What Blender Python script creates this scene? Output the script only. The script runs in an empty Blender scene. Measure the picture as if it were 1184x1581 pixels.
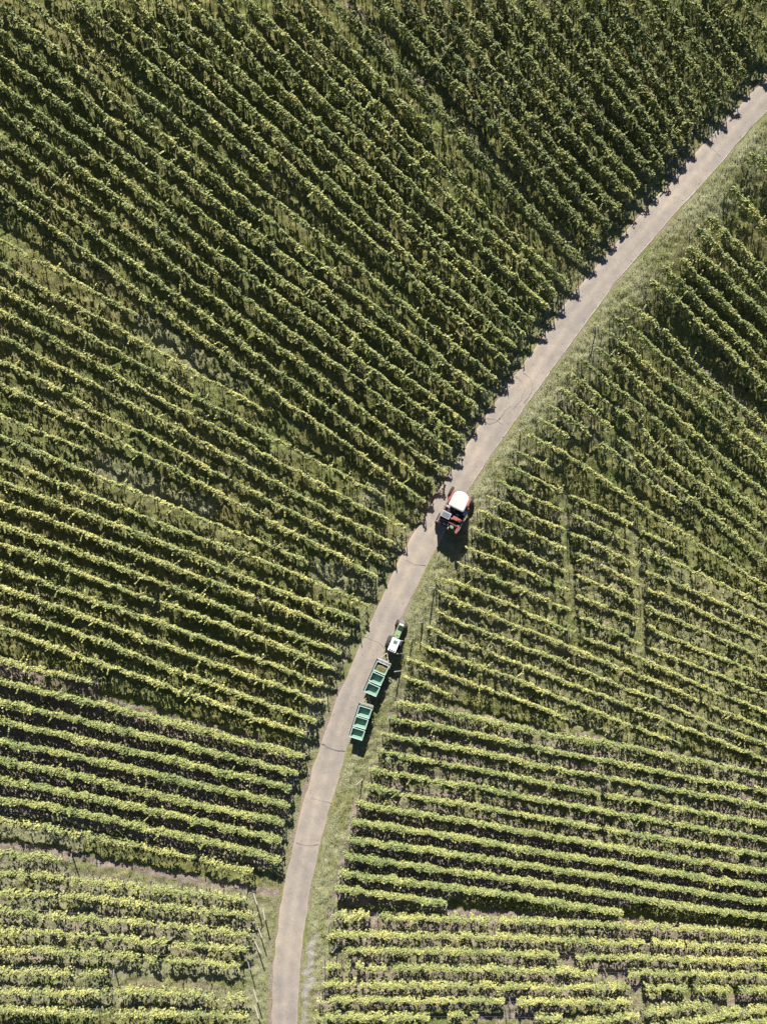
import bpy, bmesh, math, random
import numpy as np
from mathutils import Vector, Matrix

random.seed(5)
rng = np.random.default_rng(11)
scn = bpy.context.scene
COL = scn.collection
H = 88.0            # camera height over the road
PPM = 15.0          # photo pixels per metre at road level

# ------------------------------------------------------------------ node helpers
def new_mat(name):
    m = bpy.data.materials.new(name); m.use_nodes = True
    nt = m.node_tree; nt.nodes.clear()
    out = nt.nodes.new('ShaderNodeOutputMaterial')
    b = nt.nodes.new('ShaderNodeBsdfPrincipled')
    nt.links.new(b.outputs[0], out.inputs[0])
    return m, nt, b, out

def N(nt, typ, **kw):
    n = nt.nodes.new(typ)
    for k, v in kw.items():
        if k.startswith('_'): setattr(n, k[1:], v)
        else: n.inputs[k.replace('__', ' ')].default_value = v
    return n

def ramp(nt, src, stops):
    r = nt.nodes.new('ShaderNodeValToRGB')
    e = r.color_ramp.elements
    while len(e) < len(stops): e.new(0.5)
    for i, (p, c) in enumerate(stops):
        e[i].position = p; e[i].color = (c[0], c[1], c[2], 1) if not isinstance(c, (int, float)) else (c, c, c, 1)
    nt.links.new(src, r.inputs[0]); return r

def mix(nt, fac, a, b, mode='MIX'):
    m = nt.nodes.new('ShaderNodeMix'); m.data_type = 'RGBA'; m.blend_type = mode
    for s, v in ((0, fac), (6, a), (7, b)):
        if hasattr(v, 'is_output') or isinstance(v, bpy.types.NodeSocket): nt.links.new(v, m.inputs[s])
        elif s == 0: m.inputs[0].default_value = v
        else: m.inputs[s].default_value = (v[0], v[1], v[2], 1)
    return m.outputs[2]

def paint(name, col, rough=0.5, metal=0.0, var=0.12, dirt=0.25, dirtcol=(0.16, 0.13, 0.10), scale=6.0):
    m, nt, b, out = new_mat(name)
    tc = N(nt, 'ShaderNodeTexCoord')
    n1 = N(nt, 'ShaderNodeTexNoise', Scale=scale, Detail=6.0, Roughness=0.65)
    nt.links.new(tc.outputs['Object'], n1.inputs['Vector'])
    n2 = N(nt, 'ShaderNodeTexNoise', Scale=scale * 5, Detail=4.0)
    nt.links.new(tc.outputs['Object'], n2.inputs['Vector'])
    lo = [c * (1 - var) for c in col]; hi = [min(1, c * (1 + var)) for c in col]
    r1 = ramp(nt, n1.outputs[0], [(0.3, lo), (0.7, hi)])
    r2 = ramp(nt, n2.outputs[0], [(0.5, 0.0), (0.75, dirt)])
    c = mix(nt, r2.outputs[0], r1.outputs[0], dirtcol)
    nt.links.new(c, b.inputs['Base Color'])
    b.inputs['Roughness'].default_value = rough; b.inputs['Metallic'].default_value = metal
    return m

def leaf_mat(name, dark, mid, light, trans=0.04):
    m, nt, b, out = new_mat(name)
    g = N(nt, 'ShaderNodeNewGeometry')
    tc = N(nt, 'ShaderNodeTexCoord')
    r = ramp(nt, g.outputs['Random Per Island'], [(0.0, dark), (0.5, mid), (0.93, light), (1.0, [min(1, light[0] * 1.35), light[1] * 1.15, light[2]])])
    n1 = N(nt, 'ShaderNodeTexNoise', Scale=0.35, Detail=3.0)
    nt.links.new(g.outputs['Position'], n1.inputs['Vector'])
    r2 = ramp(nt, n1.outputs[0], [(0.32, (0.66, 0.74, 0.70)), (0.68, (1.16, 1.12, 1.0))])
    c = mix(nt, 1.0, r.outputs[0], r2.outputs[0], 'MULTIPLY')
    nt.links.new(c, b.inputs['Base Color'])
    b.inputs['Roughness'].default_value = 0.62
    b.inputs['Specular IOR Level'].default_value = 0.25
    t = N(nt, 'ShaderNodeBsdfTranslucent')
    ct = mix(nt, 1.0, c, (1.1, 1.3, 0.5), 'MULTIPLY')
    nt.links.new(ct, t.inputs[0])
    ms = N(nt, 'ShaderNodeMixShader'); ms.inputs[0].default_value = trans
    nt.links.new(b.outputs[0], ms.inputs[1]); nt.links.new(t.outputs[0], ms.inputs[2])
    nt.links.new(ms.outputs[0], out.inputs[0])
    return m

LEAF = {
    'dark': leaf_mat('vine_leaf_dark', (0.128, 0.148, 0.058), (0.211, 0.234, 0.093), (0.322, 0.337, 0.134)),
    'mid': leaf_mat('vine_leaf_mid', (0.184, 0.207, 0.082), (0.300, 0.321, 0.127), (0.434, 0.441, 0.175)),
    'yellow': leaf_mat('vine_leaf_yellow', (0.223, 0.234, 0.093), (0.344, 0.354, 0.140), (0.477, 0.473, 0.188)),
    'hedge': leaf_mat('vine_leaf_fresh', (0.186, 0.212, 0.084), (0.289, 0.313, 0.124), (0.402, 0.420, 0.166)),
    'pale': leaf_mat('vine_leaf_pale', (0.240, 0.254, 0.101), (0.342, 0.354, 0.140), (0.450, 0.449, 0.178)),
}

# ------------------------------------------------------------------ road outline (photo pixels)
LE = [(415,1760),(418,1640),(420,1581),(422,1482),(431,1419),(441,1355),(454,1300),(469,1237),(485,1178),(498,1143),(511,1103),(528,1062),(546,1020),(564,978),(583,936),(604,889),(625,847),(651,803),(683,752),(719,690),(746,646),(778,604),(810,558),(839,520),(868,474),(904,430),(937,393),(961,362),(1001,317),(1043,270),(1083,226),(1132,173),(1184,118),(1260,45),(1340,-25),(1420,-90)]
RE = [(452,1760),(457,1640),(459,1581),(465,1461),(478,1377),(491,1313),(511,1240),(529,1178),(543,1130),(555,1095),(574,1048),(596,1001),(615,961),(638,917),(659,872),(680,834),(704,789),(727,748),(764,692),(795,649),(826,605),(858,561),(886,522),(905,496),(937,452),(978,401),(1005,372),(1043,326),(1081,286),(1115,248),(1148,207),(1184,170),(1235,118),(1300,60),(1380,-10),(1460,-75)]
def px2w0(p):
    p = np.asarray(p, float)
    return np.stack([(p[:, 0] - 592) / PPM, (790.5 - p[:, 1]) / PPM], 1)
def resample(P, n):
    P = np.asarray(P, float)
    s = np.concatenate([[0], np.cumsum(np.linalg.norm(np.diff(P, axis=0), axis=1))])
    t = np.linspace(0, s[-1], n)
    return np.stack([np.interp(t, s, P[:, k]) for k in range(P.shape[1])], 1)
def smooth(P, k):
    P = P.copy()
    for _ in range(k):
        P[1:-1] = (P[:-2] + 2 * P[1:-1] + P[2:]) / 4
    return P
NR = 330
le = smooth(resample(px2w0(LE), NR), 14); re = smooth(resample(px2w0(RE), NR), 14)
# pair the edges across the road through the centre line
cl = smooth((le + re) / 2, 20)
tg = np.gradient(cl, axis=0); tg /= np.linalg.norm(tg, axis=1)[:, None]
nr = np.stack([tg[:, 1], -tg[:, 0]], 1)          # to the right of the road
def edge_off(E):
    out = []
    for c, t, n in zip(cl, tg, nr):
        d = E - c; a = np.abs(d @ t); i = np.argsort(a)[:2]
        out.append(np.average(d[i] @ n, weights=1 / (a[i] + .01)))
    return smooth(np.array(out)[:, None], 6)[:, 0]
offL, offR = edge_off(le), edge_off(re)
clc = smooth(resample(cl, 60), 4)
# extend the centre line straight at both ends for the terrain
clx = np.concatenate([[clc[0] + (clc[0] - clc[1]) * 60], clc, [clc[-1] + (clc[-1] - clc[-2]) * 60]])

def road_d(x, y):
    x = np.asarray(x, float); y = np.asarray(y, float)
    best = np.full(x.shape, 1e18); sg = np.ones(x.shape)
    for a, b in zip(clx[:-1], clx[1:]):
        ab = b - a; L2 = ab @ ab
        t = np.clip(((x - a[0]) * ab[0] + (y - a[1]) * ab[1]) / L2, 0, 1)
        dx = x - a[0] - t * ab[0]; dy = y - a[1] - t * ab[1]
        d2 = dx * dx + dy * dy
        cr = ab[0] * (y - a[1]) - ab[1] * (x - a[0])
        m = d2 < best
        best = np.where(m, d2, best); sg = np.where(m, np.where(cr > 0, -1.0, 1.0), sg)
    return np.sqrt(best) * sg

def terrain(x, y, bumps=True):
    x = np.asarray(x, float); y = np.asarray(y, float)
    d = road_d(x, y)
    ul = np.maximum(-d - 1.9, 0); ul = ul * ul / (ul + 1.2)
    ur = np.maximum(d - 2.6, 0); ur = ur * ur / (ur + 2.6)
    s = 0.30 + 0.28 / (1 + np.exp(-(y + 8) / 9.0))
    z = 20 * (1 - np.exp(-ul * (0.22 + 0.12 / (1 + np.exp(-(y + 14) / 8.0))) / 20)) - 17 * (1 - np.exp(-ur * s / 17))
    w = np.clip((np.abs(d) - 2.6) / 3, 0, 1)
    return z + w * (0.10 * np.sin(x * .31 + y * .17) + 0.08 * np.sin(x * .13 - y * .37 + 1.3))

def px2w(P, h):
    P = np.asarray(P, float)
    bx = (P[:, 0] - 592) / PPM; by = (790.5 - P[:, 1]) / PPM
    sc = np.ones(len(P))
    for _ in range(30):
        z = terrain(bx * sc, by * sc) + h
        sc = sc * .4 + .6 * (H - z) / H
    return np.stack([bx * sc, by * sc], 1)

# ------------------------------------------------------------------ mesh helpers
def np_mesh(name, V, F, mat=None, smooth_=False):
    V = np.asarray(V, np.float32); F = np.asarray(F, np.int32)
    me = bpy.data.meshes.new(name)
    me.vertices.add(len(V)); me.vertices.foreach_set('co', V.ravel())
    k = F.shape[1]
    me.loops.add(F.size); me.loops.foreach_set('vertex_index', F.ravel())
    me.polygons.add(len(F))
    me.polygons.foreach_set('loop_start', np.arange(0, F.size, k, dtype=np.int32))
    me.polygons.foreach_set('loop_total', np.full(len(F), k, np.int32))
    if smooth_: me.polygons.foreach_set('use_smooth', np.ones(len(F), bool))
    me.update(calc_edges=True)
    if mat: me.materials.append(mat)
    return me

def link(name, me, parent=None, loc=(0, 0, 0), rot=(0, 0, 0)):
    o = bpy.data.objects.new(name, me); COL.objects.link(o)
    o.location = loc; o.rotation_euler = rot
    if parent: o.parent = parent
    return o
def tag(o, label=None, cat=None, group=None, kind=None):
    if label: o['label'] = label
    if cat: o['category'] = cat
    if group: o['group'] = group
    if kind: o['kind'] = kind
    return o
def empty(name, loc, rz=0.0):
    o = bpy.data.objects.new(name, None); COL.objects.link(o)
    o.location = loc; o.rotation_euler = (0, 0, rz); o.empty_display_size = .3
    return o

class MB:
    """collects shapes with bmesh, builds one object"""
    def __init__(s): s.bm = bmesh.new()
    def box(s, c, d, bev=0.0, rot=None, taper=None):
        r = bmesh.ops.create_cube(s.bm, size=1.0); vs = r['verts']
        for v in vs:
            v.co = Vector((v.co.x * d[0], v.co.y * d[1], v.co.z * d[2]))
            if taper and v.co.z > 0: v.co.x *= taper[0]; v.co.y *= taper[1]
        if bev > 0:
            es = list({e for v in vs for e in v.link_edges})
            g = bmesh.ops.bevel(s.bm, geom=es, offset=bev, segments=2, affect='EDGES', profile=.6)
            vs = list({v for f in g['faces'] for v in f.verts} | {v for v in vs if v.is_valid})
        M = Matrix.Translation(c) @ (rot.to_4x4() if rot else Matrix.Identity(4))
        for v in vs: v.co = M @ v.co
        return s
    def cyl(s, a, b, r1, r2=None, n=14):
        a = Vector(a); b = Vector(b); r2 = r1 if r2 is None else r2
        L = (b - a).length
        q = (b - a).to_track_quat('Z', 'Y').to_matrix().to_4x4()
        bmesh.ops.create_cone(s.bm, cap_ends=True, segments=n, radius1=r1, radius2=r2, depth=L,
                              matrix=Matrix.Translation((a + b) / 2) @ q)
        return s
    def lathe(s, prof, n=28, axis='X', c=(0, 0, 0)):
        """profile of (offset along axis, radius)"""
        rings = []
        for k in range(n):
            a = 2 * math.pi * k / n; ring = []
            for (t, r) in prof:
                p = (t, r * math.cos(a), r * math.sin(a)) if axis == 'X' else (r * math.cos(a), r * math.sin(a), t)
                ring.append(s.bm.verts.new((p[0] + c[0], p[1] + c[1], p[2] + c[2])))
            rings.append(ring)
        m = len(prof)
        for k in range(n):
            A, B = rings[k], rings[(k + 1) % n]
            for i in range(m - 1):
                s.bm.faces.new((A[i], A[i + 1], B[i + 1], B[i]))
        return s
    def prism(s, pts, z0, z1, top=1.0, cen=(0, 0)):
        """pts in xy extruded in z"""
        lo = [s.bm.verts.new((x, y, z0)) for x, y in pts]
        hi = [s.bm.verts.new((cen[0] + (x - cen[0]) * top, cen[1] + (y - cen[1]) * top, z1)) for x, y in pts]
        s.bm.faces.new(lo[::-1]); s.bm.faces.new(hi)
        n = len(pts)
        for i in range(n): s.bm.faces.new((lo[i], lo[(i + 1) % n], hi[(i + 1) % n], hi[i]))
        return s
    def build(s, name, mat, parent=None, loc=(0, 0, 0), rot=(0, 0, 0), smooth_=False):
        bmesh.ops.recalc_face_normals(s.bm, faces=s.bm.faces)
        me = bpy.data.meshes.new(name); s.bm.to_mesh(me); s.bm.free()
        me.materials.append(mat)
        if smooth_:
            for p in me.polygons: p.use_smooth = True
        return link(name, me, parent, loc, rot)

# ------------------------------------------------------------------ rows, traced on the photo in zoomed crops
CR = {'A': (0, 0), 'B': (400, 0), 'C': (0, 400), 'D': (400, 400), 'E': (684, 0), 'F': (684, 300), 'G': (684, 700),
      'H': (0, 750), 'I': (300, 750), 'J': (0, 1081), 'K': (684, 1081), 'L': (400, 1081)}
S = 2.368
LEFT = """
r40 E 1150,0 1184,25
r39 E 1085,0 1130,55 1184,120
r38 E 1000,0 1080,110 1150,210
r37 E 905,0 1000,120 1060,205 1105,285
r36 E 810,0 900,130 980,230 1062,335
r35 E 725,0 800,110 900,225 1010,385
r34 E 640,0 730,125 830,250 945,445
r33 E 555,0 650,125 770,280 850,395 912,495
r32 E 475,0 570,125 690,275 800,415 880,535
r31 E 395,0 480,115 560,205 650,315 740,425 845,570
r30 E 308,0 390,95 470,190 560,290 640,385 740,505 800,610
r29 E 228,0 350,150 430,260 530,380 610,465 700,560 770,645
r28 E 138,0 230,110 330,240 420,350 500,440 600,555 720,680
r27 E 48,0 150,120 250,250 370,385 460,490 570,605 690,730
r26 E -39,0 60,120 160,230 250,350 350,470 450,580 560,690 645,775
r25 E -130,0 0,165 100,275 200,385 320,520 430,640 540,755 610,835
r24 E -240,0 -100,155 0,260 130,400 210,490 310,600 400,710 500,810 570,885
r23 B 260,0 350,80 450,180 550,290 660,410 760,520 860,630 960,730 1070,850 1184,960
r22 B 165,0 300,140 370,215 470,330 560,410 665,515 *
r21 B 60,0 180,130 300,250 420,370 520,480 640,590 760,700 880,820 1000,930 1130,1040
r20 A 900,0 1000,90 | B 130,170 250,280 400,430 540,570 680,710 800,830 960,950 1090,1080
r19 A 800,0 950,145 | B 120,265 230,360 380,500 520,640 650,770 800,890 930,1010 1060,1135
r18 A 680,0 860,150 | B 0,240 130,370 250,480 400,620 540,760 680,900 800,1000 920,1100 1005,1180
r17 A 570,0 750,150 870,260 | B 0,330 150,465 300,600 450,740 600,890 760,1030 900,1165 | D 975,285
r16 A 475,0 620,125 760,240 900,385 | B 0,425 180,595 350,750 500,890 620,1010 750,1110 | D 680,100 800,205 935,325
r15 A 375,0 520,120 640,240 800,370 900,475 | B 0,510 130,630 280,770 420,890 560,1020 700,1150 | D 620,125 750,240 850,330 915,385
r14 A 265,0 430,130 600,290 760,430 900,560 990,635 *
r13 A 90,0 250,115 400,250 600,400 720,500 880,640 | B 0,690 130,790 260,890 400,1000 500,1090 | D 430,90 570,200 720,320 865,440
r12 A 0,20 130,120 300,260 480,400 640,530 800,660 | B 0,775 120,880 300,1030 | D 200,0 320,100 480,220 620,330 750,440 830,490
r11 A 0,110 150,230 300,350 450,470 620,600 800,750 | B 0,865 130,970 | D 110,0 230,100 340,195 480,295 620,410 800,545
r10 A 0,205 130,300 250,400 400,520 600,670 800,830 | D 0,10 130,110 270,215 400,330 550,440 680,540 755,600
r9 A 0,305 150,420 330,550 500,690 700,850 850,970 | D 0,85 150,200 300,320 430,420 560,520 700,630 745,665
r8 A 0,405 150,510 300,625 450,740 600,860 800,1010 | D 0,185 130,280 300,400 440,505 600,630 705,700
r7 A 0,505 170,620 350,760 500,870 700,1025 | D 0,272 140,370 300,500 440,600 560,700 680,780
r6 A 0,595 150,710 300,820 450,930 600,1045 | C 850,285 | D 0,357 100,435 250,550 400,660 520,750 640,825
r5 A 0,688 100,765 220,850 350,950 480,1050 600,1140 | C 740,290 | D 0,447 150,560 300,660 430,760 560,860 610,890
r4 A 0,875 100,935 250,1010 400,1100 510,1158 *
r3 C 0,20 220,145 440,260 620,365 800,460 970,555 *
r2 C 0,108 250,240 470,360 650,470 880,590 | D 0,632 120,690 250,760 360,820 460,870
r1 C 0,188 180,280 380,400 600,520 800,620 | D 0,705 150,780 300,865 400,920 540,985
r0 C 0,280 120,345 280,425 450,520 640,610 760,680 | D 0,785 120,850 250,920 400,990 500,1045
q1 C 0,372 200,465 400,590 560,650 750,760 | D 0,860 150,940 300,1010 460,1100
q2 C 0,455 150,530 330,620 530,720 700,800 | D 0,940 150,1010 300,1085 430,1165
q3 C 0,570 100,615 220,660 320,700 *
q4 C 0,645 180,720 330,785 500,850 690,930 850,995 1000,1050 1130,1110 *
q5 C 0,735 150,790 310,855 500,930 700,1010 | H 740,190 900,250 1050,310 | I 474,365 550,400 635,440
q6 C 0,810 180,880 | H 220,70 400,130 600,215 | I 0,255 200,345 400,415 605,495
q7 H 0,60 200,130 400,210 600,285 | I 0,325 200,400 400,475 565,550
q8 H 0,135 200,215 400,285 600,360 | I 0,400 200,480 400,560 540,610
q9 H 0,210 200,280 400,360 540,410 | I 0,470 140,520 290,575 515,675
q10 H 0,285 200,370 400,440 600,505 | I 0,545 200,620 400,700 485,735
q11 H 0,370 200,440 400,510 600,585 800,655 1000,725 1175,790
q12 H 0,445 200,510 400,580 600,660 800,735 1000,805 1160,865
q13 H 0,520 200,590 350,645 500,695 700,765 850,820 1000,870 1125,912
q14 H 0,640 150,675 345,720 *
q15 H 0,715 200,760 400,810 600,860 800,910 1000,962 1115,995
q16 H 0,790 200,835 400,885 600,930 800,980 1000,1030 1092,1052
q17 H 0,860 200,905 400,955 600,995 800,1045 1000,1088 1070,1108
q18 H 0,935 300,995 600,1063 900,1133 1062,1168
q19 J 0,218 300,283 600,353 900,423 1042,447
q20 J 0,288 300,348 600,413 900,483 1032,517
q21 J 0,363 200,393 400,433 600,483 800,525 950,563 1030,590
q22 J 0,435 200,470 400,510 600,550 800,595 925,628
q23 J 0,560 100,568 230,580 *
q24 J 0,628 200,643 450,678 700,703 910,730
q25 J 0,698 300,718 600,753 945,788
q26 J 0,768 300,793 600,823 925,852
q27 J 0,838 300,858 600,888 915,908
q28 J 0,908 300,918 600,948 885,968
q29 J 0,988 200,993 390,1003 *
q30 J 0,1063 200,1068 500,1063 910,1088
q31 J 0,1133 300,1143 600,1148 915,1150
"""
RIGHT = """
u0 E 1115,560 1184,600
u1 E 1050,680 1130,775 1184,840
u2 F 960,80 1050,155 1130,245 1184,290
u3 F 920,118 1000,192 1090,292 1184,382
u4 F 890,190 970,243 1080,353 1184,453
u5 F 860,232 940,312 1050,422 1184,552
u6 F 795,262 880,342 980,442 1100,552 1184,632
u7 F 750,307 850,392 970,502 1080,612 1184,712
v1 F 660,397 760,462 860,552 940,650 1030,732 1130,812 1184,862
v2 F 620,442 700,502 800,592 900,682 1010,772 1120,872 1184,942
v3 F 580,492 670,557 770,652 870,722 960,792 1060,892 1184,1002
v4 F 545,552 650,627 760,732 850,812 950,902 1060,1002 1184,1100
v5 F 500,602 600,682 740,792 800,852 870,912 950,1002 1050,1080 | G 1184,235
v6 F 460,652 560,732 690,822 800,952 880,1012 | G 950,120 1060,215 1184,330
v7 F 425,712 520,772 610,862 720,962 800,1032 880,1087 | G 900,165 1040,275 1184,400
v8 F 385,772 480,832 570,907 680,992 780,1072 870,1132 *
v9 F 345,817 460,892 *
v10 F 300,877 420,932 560,1022 | G 600,110 740,203 880,298 1000,372 1184,492
v11 F 260,932 400,1008 *
v12 G 230,42 330,92 450,147 600,212 720,282 850,342 *
v13 G 190,97 330,167 450,217 600,287 700,337 860,407 1000,472 1184,562
v14 G 160,152 300,222 450,282 600,352 720,422 850,472 1000,542 1184,627
v15 G 125,207 300,282 450,352 600,422 730,492 880,547 1030,617 1184,692
v16 G 105,272 220,332 440,427 600,492 720,552 850,607 1000,672 1184,757
v17 G 80,342 250,412 400,477 550,547 720,612 800,662 950,722 1184,817
v18 G 50,400 200,462 330,517 460,572 510,602 650,662 800,732 1000,807 1184,887
v19 I 880,335 | G 0,457 120,502 260,562 420,632 500,667 640,717 800,782 920,842 1050,892 1184,947
v20 I 890,387 | G 0,517 200,602 400,682 600,767 800,842 1000,932 1184,1007
v21 I 880,457 | G 0,592 200,672 400,747 600,832 800,907 1000,997 1184,1067
v22 I 845,512 | G 0,667 200,737 400,817 600,892 800,972 1000,1047 1184,1122
v23 I 810,572 | G 0,732 200,802 400,882 580,952 700,1002 830,1047 *
v24 I 775,627 | G 0,802 150,857 300,907 455,970 *
v25 I 765,692 850,727 935,767 *
v26 I 735,787 | L 490,8 700,43 900,93 | K 400,128 600,158 800,198 1000,238 1184,273
v27 L 470,63 700,103 900,148 | K 300,163 600,223 900,283 1184,333
v28 L 445,123 700,168 900,208 | K 300,228 570,278 850,328 1184,388
v29 L 430,183 600,218 840,263 | K 300,288 600,348 900,403 1184,453
v30 L 400,253 600,288 800,318 | K 300,353 600,408 900,463 1184,508
v31 L 385,313 600,358 800,388 | K 300,418 600,473 900,523 1184,568
v32 L 350,378 500,403 700,433 900,468 | K 300,483 600,533 900,583 1184,628
v33 L 330,443 500,468 700,498 900,533 | K 300,548 600,593 900,643 1184,683
v34 L 320,508 500,533 700,563 900,593 | K 300,603 600,648 900,698 1184,738
v35 L 305,568 500,598 700,623 900,653 | K 300,663 600,708 900,758 1184,793
v36 L 290,631 500,658 700,688 900,713 | K 300,723 500,753 655,781 *
v36b K 0,0
v37 L 275,688 500,718 690,745 *
v38 L 262,783 450,793 700,798 900,808 | K 300,808 600,818 900,833 1184,858
v39 L 245,853 500,858 800,863 | K 300,868 600,883 900,893 1184,908
v40 L 300,915 600,915 900,923 | K 300,928 600,938 900,948 1184,953
v41 L 230,975 340,973 700,978 | K 300,988 560,993 860,998 1184,1006
v42 L 230,1038 600,1038 900,1048 | K 300,1048 680,1048 890,1053 1184,1058
v43 L 210,1095 600,1098 890,1098 | K 300,1100 690,1103 *
v44 L 200,1163 300,1158 620,1155 800,1153 1110,1161 *
v45 K 500,1184 650,1162 800,1132 980,1107 *
v46 K 860,1180 1000,1152 1184,1127
v47 K 1090,1184 1184,1172
"""
def parse(txt):
    rows = []
    for ln in txt.strip().splitlines():
        tk = ln.split(); name = tk[0]
        if name == 'v36b': continue
        pts = []; cr = None; short = False
        for t in tk[1:]:
            if t == '|': continue
            if t == '*': short = True; continue
            if t in CR: cr = CR[t]; continue
            a, b = t.split(','); pts.append((cr[0] + float(a) / S, cr[1] + float(b) / S))
        rows.append(dict(name=name, px=pts, short=short))
    return rows
rowsL, rowsR = parse(LEFT), parse(RIGHT)
def style(side, k):
    # half width, top, bottom, leaves per metre, shoots per metre, material, gappiness, share of leaves in the top band
    if side == 'L':
        if k <= 17: return (.27, 2.35, .45, 280, 3.2, 'dark', .26, .36)
        if k <= 34: return (.185, 2.20, .45, 260, 2.0, 'mid', .16, .40)
        if k <= 45: return (.16, 2.05, .60, 210, 1.6, 'yellow', .24, .42)
        if k <= 54: return (.20, 2.10, .45, 270, 2.6, 'yellow', .16, .40)
        if k <= 61: return (.29, 1.95, .35, 300, 1.0, 'hedge', .10, .45)
        if k <= 63: return (.26, 1.90, .55, 190, 1.6, 'pale', .5, .45)
        return (.28, 1.80, .50, 200, 1.8, 'pale', .42, .45)
    if k <= 7: return (.28, 2.25, .45, 290, 2.6, 'mid', .22, .36)
    if k <= 16: return (.21, 2.05, .45, 230, 2.0, 'mid', .52, .36)
    if k <= 32: return (.18, 1.95, .40, 230, 1.0, 'yellow', .42, .36)
    if k <= 38: return (.23, 2.05, .40, 270, 1.2, 'hedge', .22, .40)
    if k <= 44: return (.29, 1.95, .35, 310, 0.6, 'hedge', .06, .45)
    return (.29, 1.90, .45, 250, 1.0, 'pale', .26, .45)
# gaps in the foliage, as photo x ranges per row
GAPS = {'v8': [(912, 926)], 'v41': [(541, 549), (920, 969)], 'v42': [(972, 996), (1060, 1072), (1128, 1141)], 'v43': [(778, 797)], 'v44': [(663, 690), (738, 826)],
        'v40': [(862, 888)], 'v12': [(868, 880), (975, 990)], 'v13': [(868, 882), (978, 992)], 'v14': [(870, 884), (981, 997)], 'v15': [(873, 888), (984, 999)], 'v16': [(874, 890), (986, 1000)],
        'v17': [(877, 890), (984, 1000)], 'v18': [(880, 897), (988, 1003)], 'v19': [(800, 806), (884, 900), (955, 966)], 'v5': [(996, 1006)], 'v6': [(975, 990)], 'v7': [(942, 956)],
        'q1': [(235, 240)], 'q31': [(170, 178)], 'q30': [(330, 340)], 'q24': [(188, 196)], 'v28': [(925, 932)], 'v29': [(926, 934)], 'v27': [(1150, 1166)]}

def curve_of(row, h):
    P = list(row['px'])
    def near(p): return p[0] < 14 or p[0] > 1170 or p[1] < 14 or p[1] > 1567
    e0, e1 = near(P[0]), near(P[-1])
    def outside(p, d):
        q = p + d / np.linalg.norm(d) * 75
        return q[0] < -5 or q[0] > 1189 or q[1] < -5 or q[1] > 1586
    P = np.array(P, float)
    if len(P) > 1:
        e0 = e0 and outside(P[0], P[0] - P[1]); e1 = e1 and outside(P[-1], P[-1] - P[-2])
        if e0:
            d = P[0] - P[1]; d /= np.linalg.norm(d); P = np.vstack([P[0] + d * 75, P])
        if e1:
            d = P[-1] - P[-2]; d /= np.linalg.norm(d); P = np.vstack([P, P[-1] + d * 75])
    L = np.linalg.norm(np.diff(P, axis=0), axis=1).sum()
    Q = smooth(resample(P, max(8, int(L / 6))), 8)
    W = px2w(Q, h)
    n = max(8, int(np.linalg.norm(np.diff(W, axis=0), axis=1).sum() / .5))
    wx = np.concatenate([W, Q], 1)
    s = np.concatenate([[0], np.cumsum(np.linalg.norm(np.diff(W, axis=0), axis=1))])
    t = np.linspace(0, s[-1], n)
    R = np.stack([np.interp(t, s, wx[:, k]) for k in range(4)], 1)
    R[:, :2] = smooth(R[:, :2], 6)
    return R, e0, e1

for side, rows in (('L', rowsL), ('R', rowsR)):
    for k, r in enumerate(rows):
        r['st'] = style(side, k); r['side'] = side
        r['C'], r['e0'], r['e1'] = curve_of(r, r['st'][1] - .3)

# ------------------------------------------------------------------ ground sheet
def axis_coords(lo, hi, step, far):
    c = list(np.arange(lo, hi + 1e-6, step)); s = step; a = hi; b = lo; up = []; dn = []
    while a < far:
        s = min(s * 1.35, 40); a += s; up.append(a); b -= s; dn.append(b)
    return np.array(dn[::-1] + c + up)
GX = axis_coords(-48, 48, .2, 420); GY = axis_coords(-62, 62, .2, 420)
nx, ny = len(GX), len(GY)
X, Y = np.meshgrid(GX, GY, indexing='xy')
Dr = road_d(X, Y)
Z = terrain(X, Y)
soil = np.zeros_like(X); grav = np.zeros_like(X); dry = np.zeros_like(X)
ix0 = np.searchsorted(GX, -48 - 1e-6); iy0 = np.searchsorted(GY, -62 - 1e-6)
def stamp(A, P, hw, val, wob=.12, soft=True):
    P = np.asarray(P, float)
    n = max(4, int(np.linalg.norm(np.diff(P, axis=0), axis=1).sum() / .1))
    Q = resample(P, n); t = np.gradient(Q, axis=0); t /= np.linalg.norm(t, axis=1)[:, None] + 1e-9
    nn = np.stack([t[:, 1], -t[:, 0]], 1)
    wv = np.interp(np.arange(n), np.arange(0, n + 12, 6), rng.normal(0, wob, len(np.arange(0, n + 12, 6))))
    vv = np.clip(np.interp(np.arange(n), np.arange(0, n + 30, 15), rng.uniform(.55, 1.15, len(np.arange(0, n + 30, 15)))), 0, 1.2)
    for o in np.arange(-hw, hw + .01, .1):
        p = Q + nn * (o + wv)[:, None]
        i = np.round((p[:, 0] + 48) / .2).astype(int) + ix0; j = np.round((p[:, 1] + 62) / .2).astype(int) + iy0
        ok = (i > 0) & (i < nx - 1) & (j > 0) & (j < ny - 1)
        f = val * (1 - .45 * (abs(o) / hw) ** 2) if soft else val
        np.maximum.at(A, (j[ok], i[ok]), np.clip(f * vv[ok], 0, 1))
for r in rowsL + rowsR:
    hedge = r['st'][5] in ('hedge', 'pale')
    stamp(soil, r['C'][:, :2], .22 if not hedge else .34, .38 if not hedge else (.75 if r['st'][5] == 'hedge' else .5))
def gapline(a, b):
    A_, B_ = a['C'][:, :2], b['C'][:, :2]
    D = np.linalg.norm(A_[:, None] - B_[None], axis=2); j = D.argmin(1); d = D.min(1)
    m = (d < 3.4)
    if m.sum() < 4: return None
    M = (A_[m] + B_[j[m]]) / 2
    return smooth(M, 4)
LN = [r['name'] for r in rowsL]; RN = [r['name'] for r in rowsR]
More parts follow.
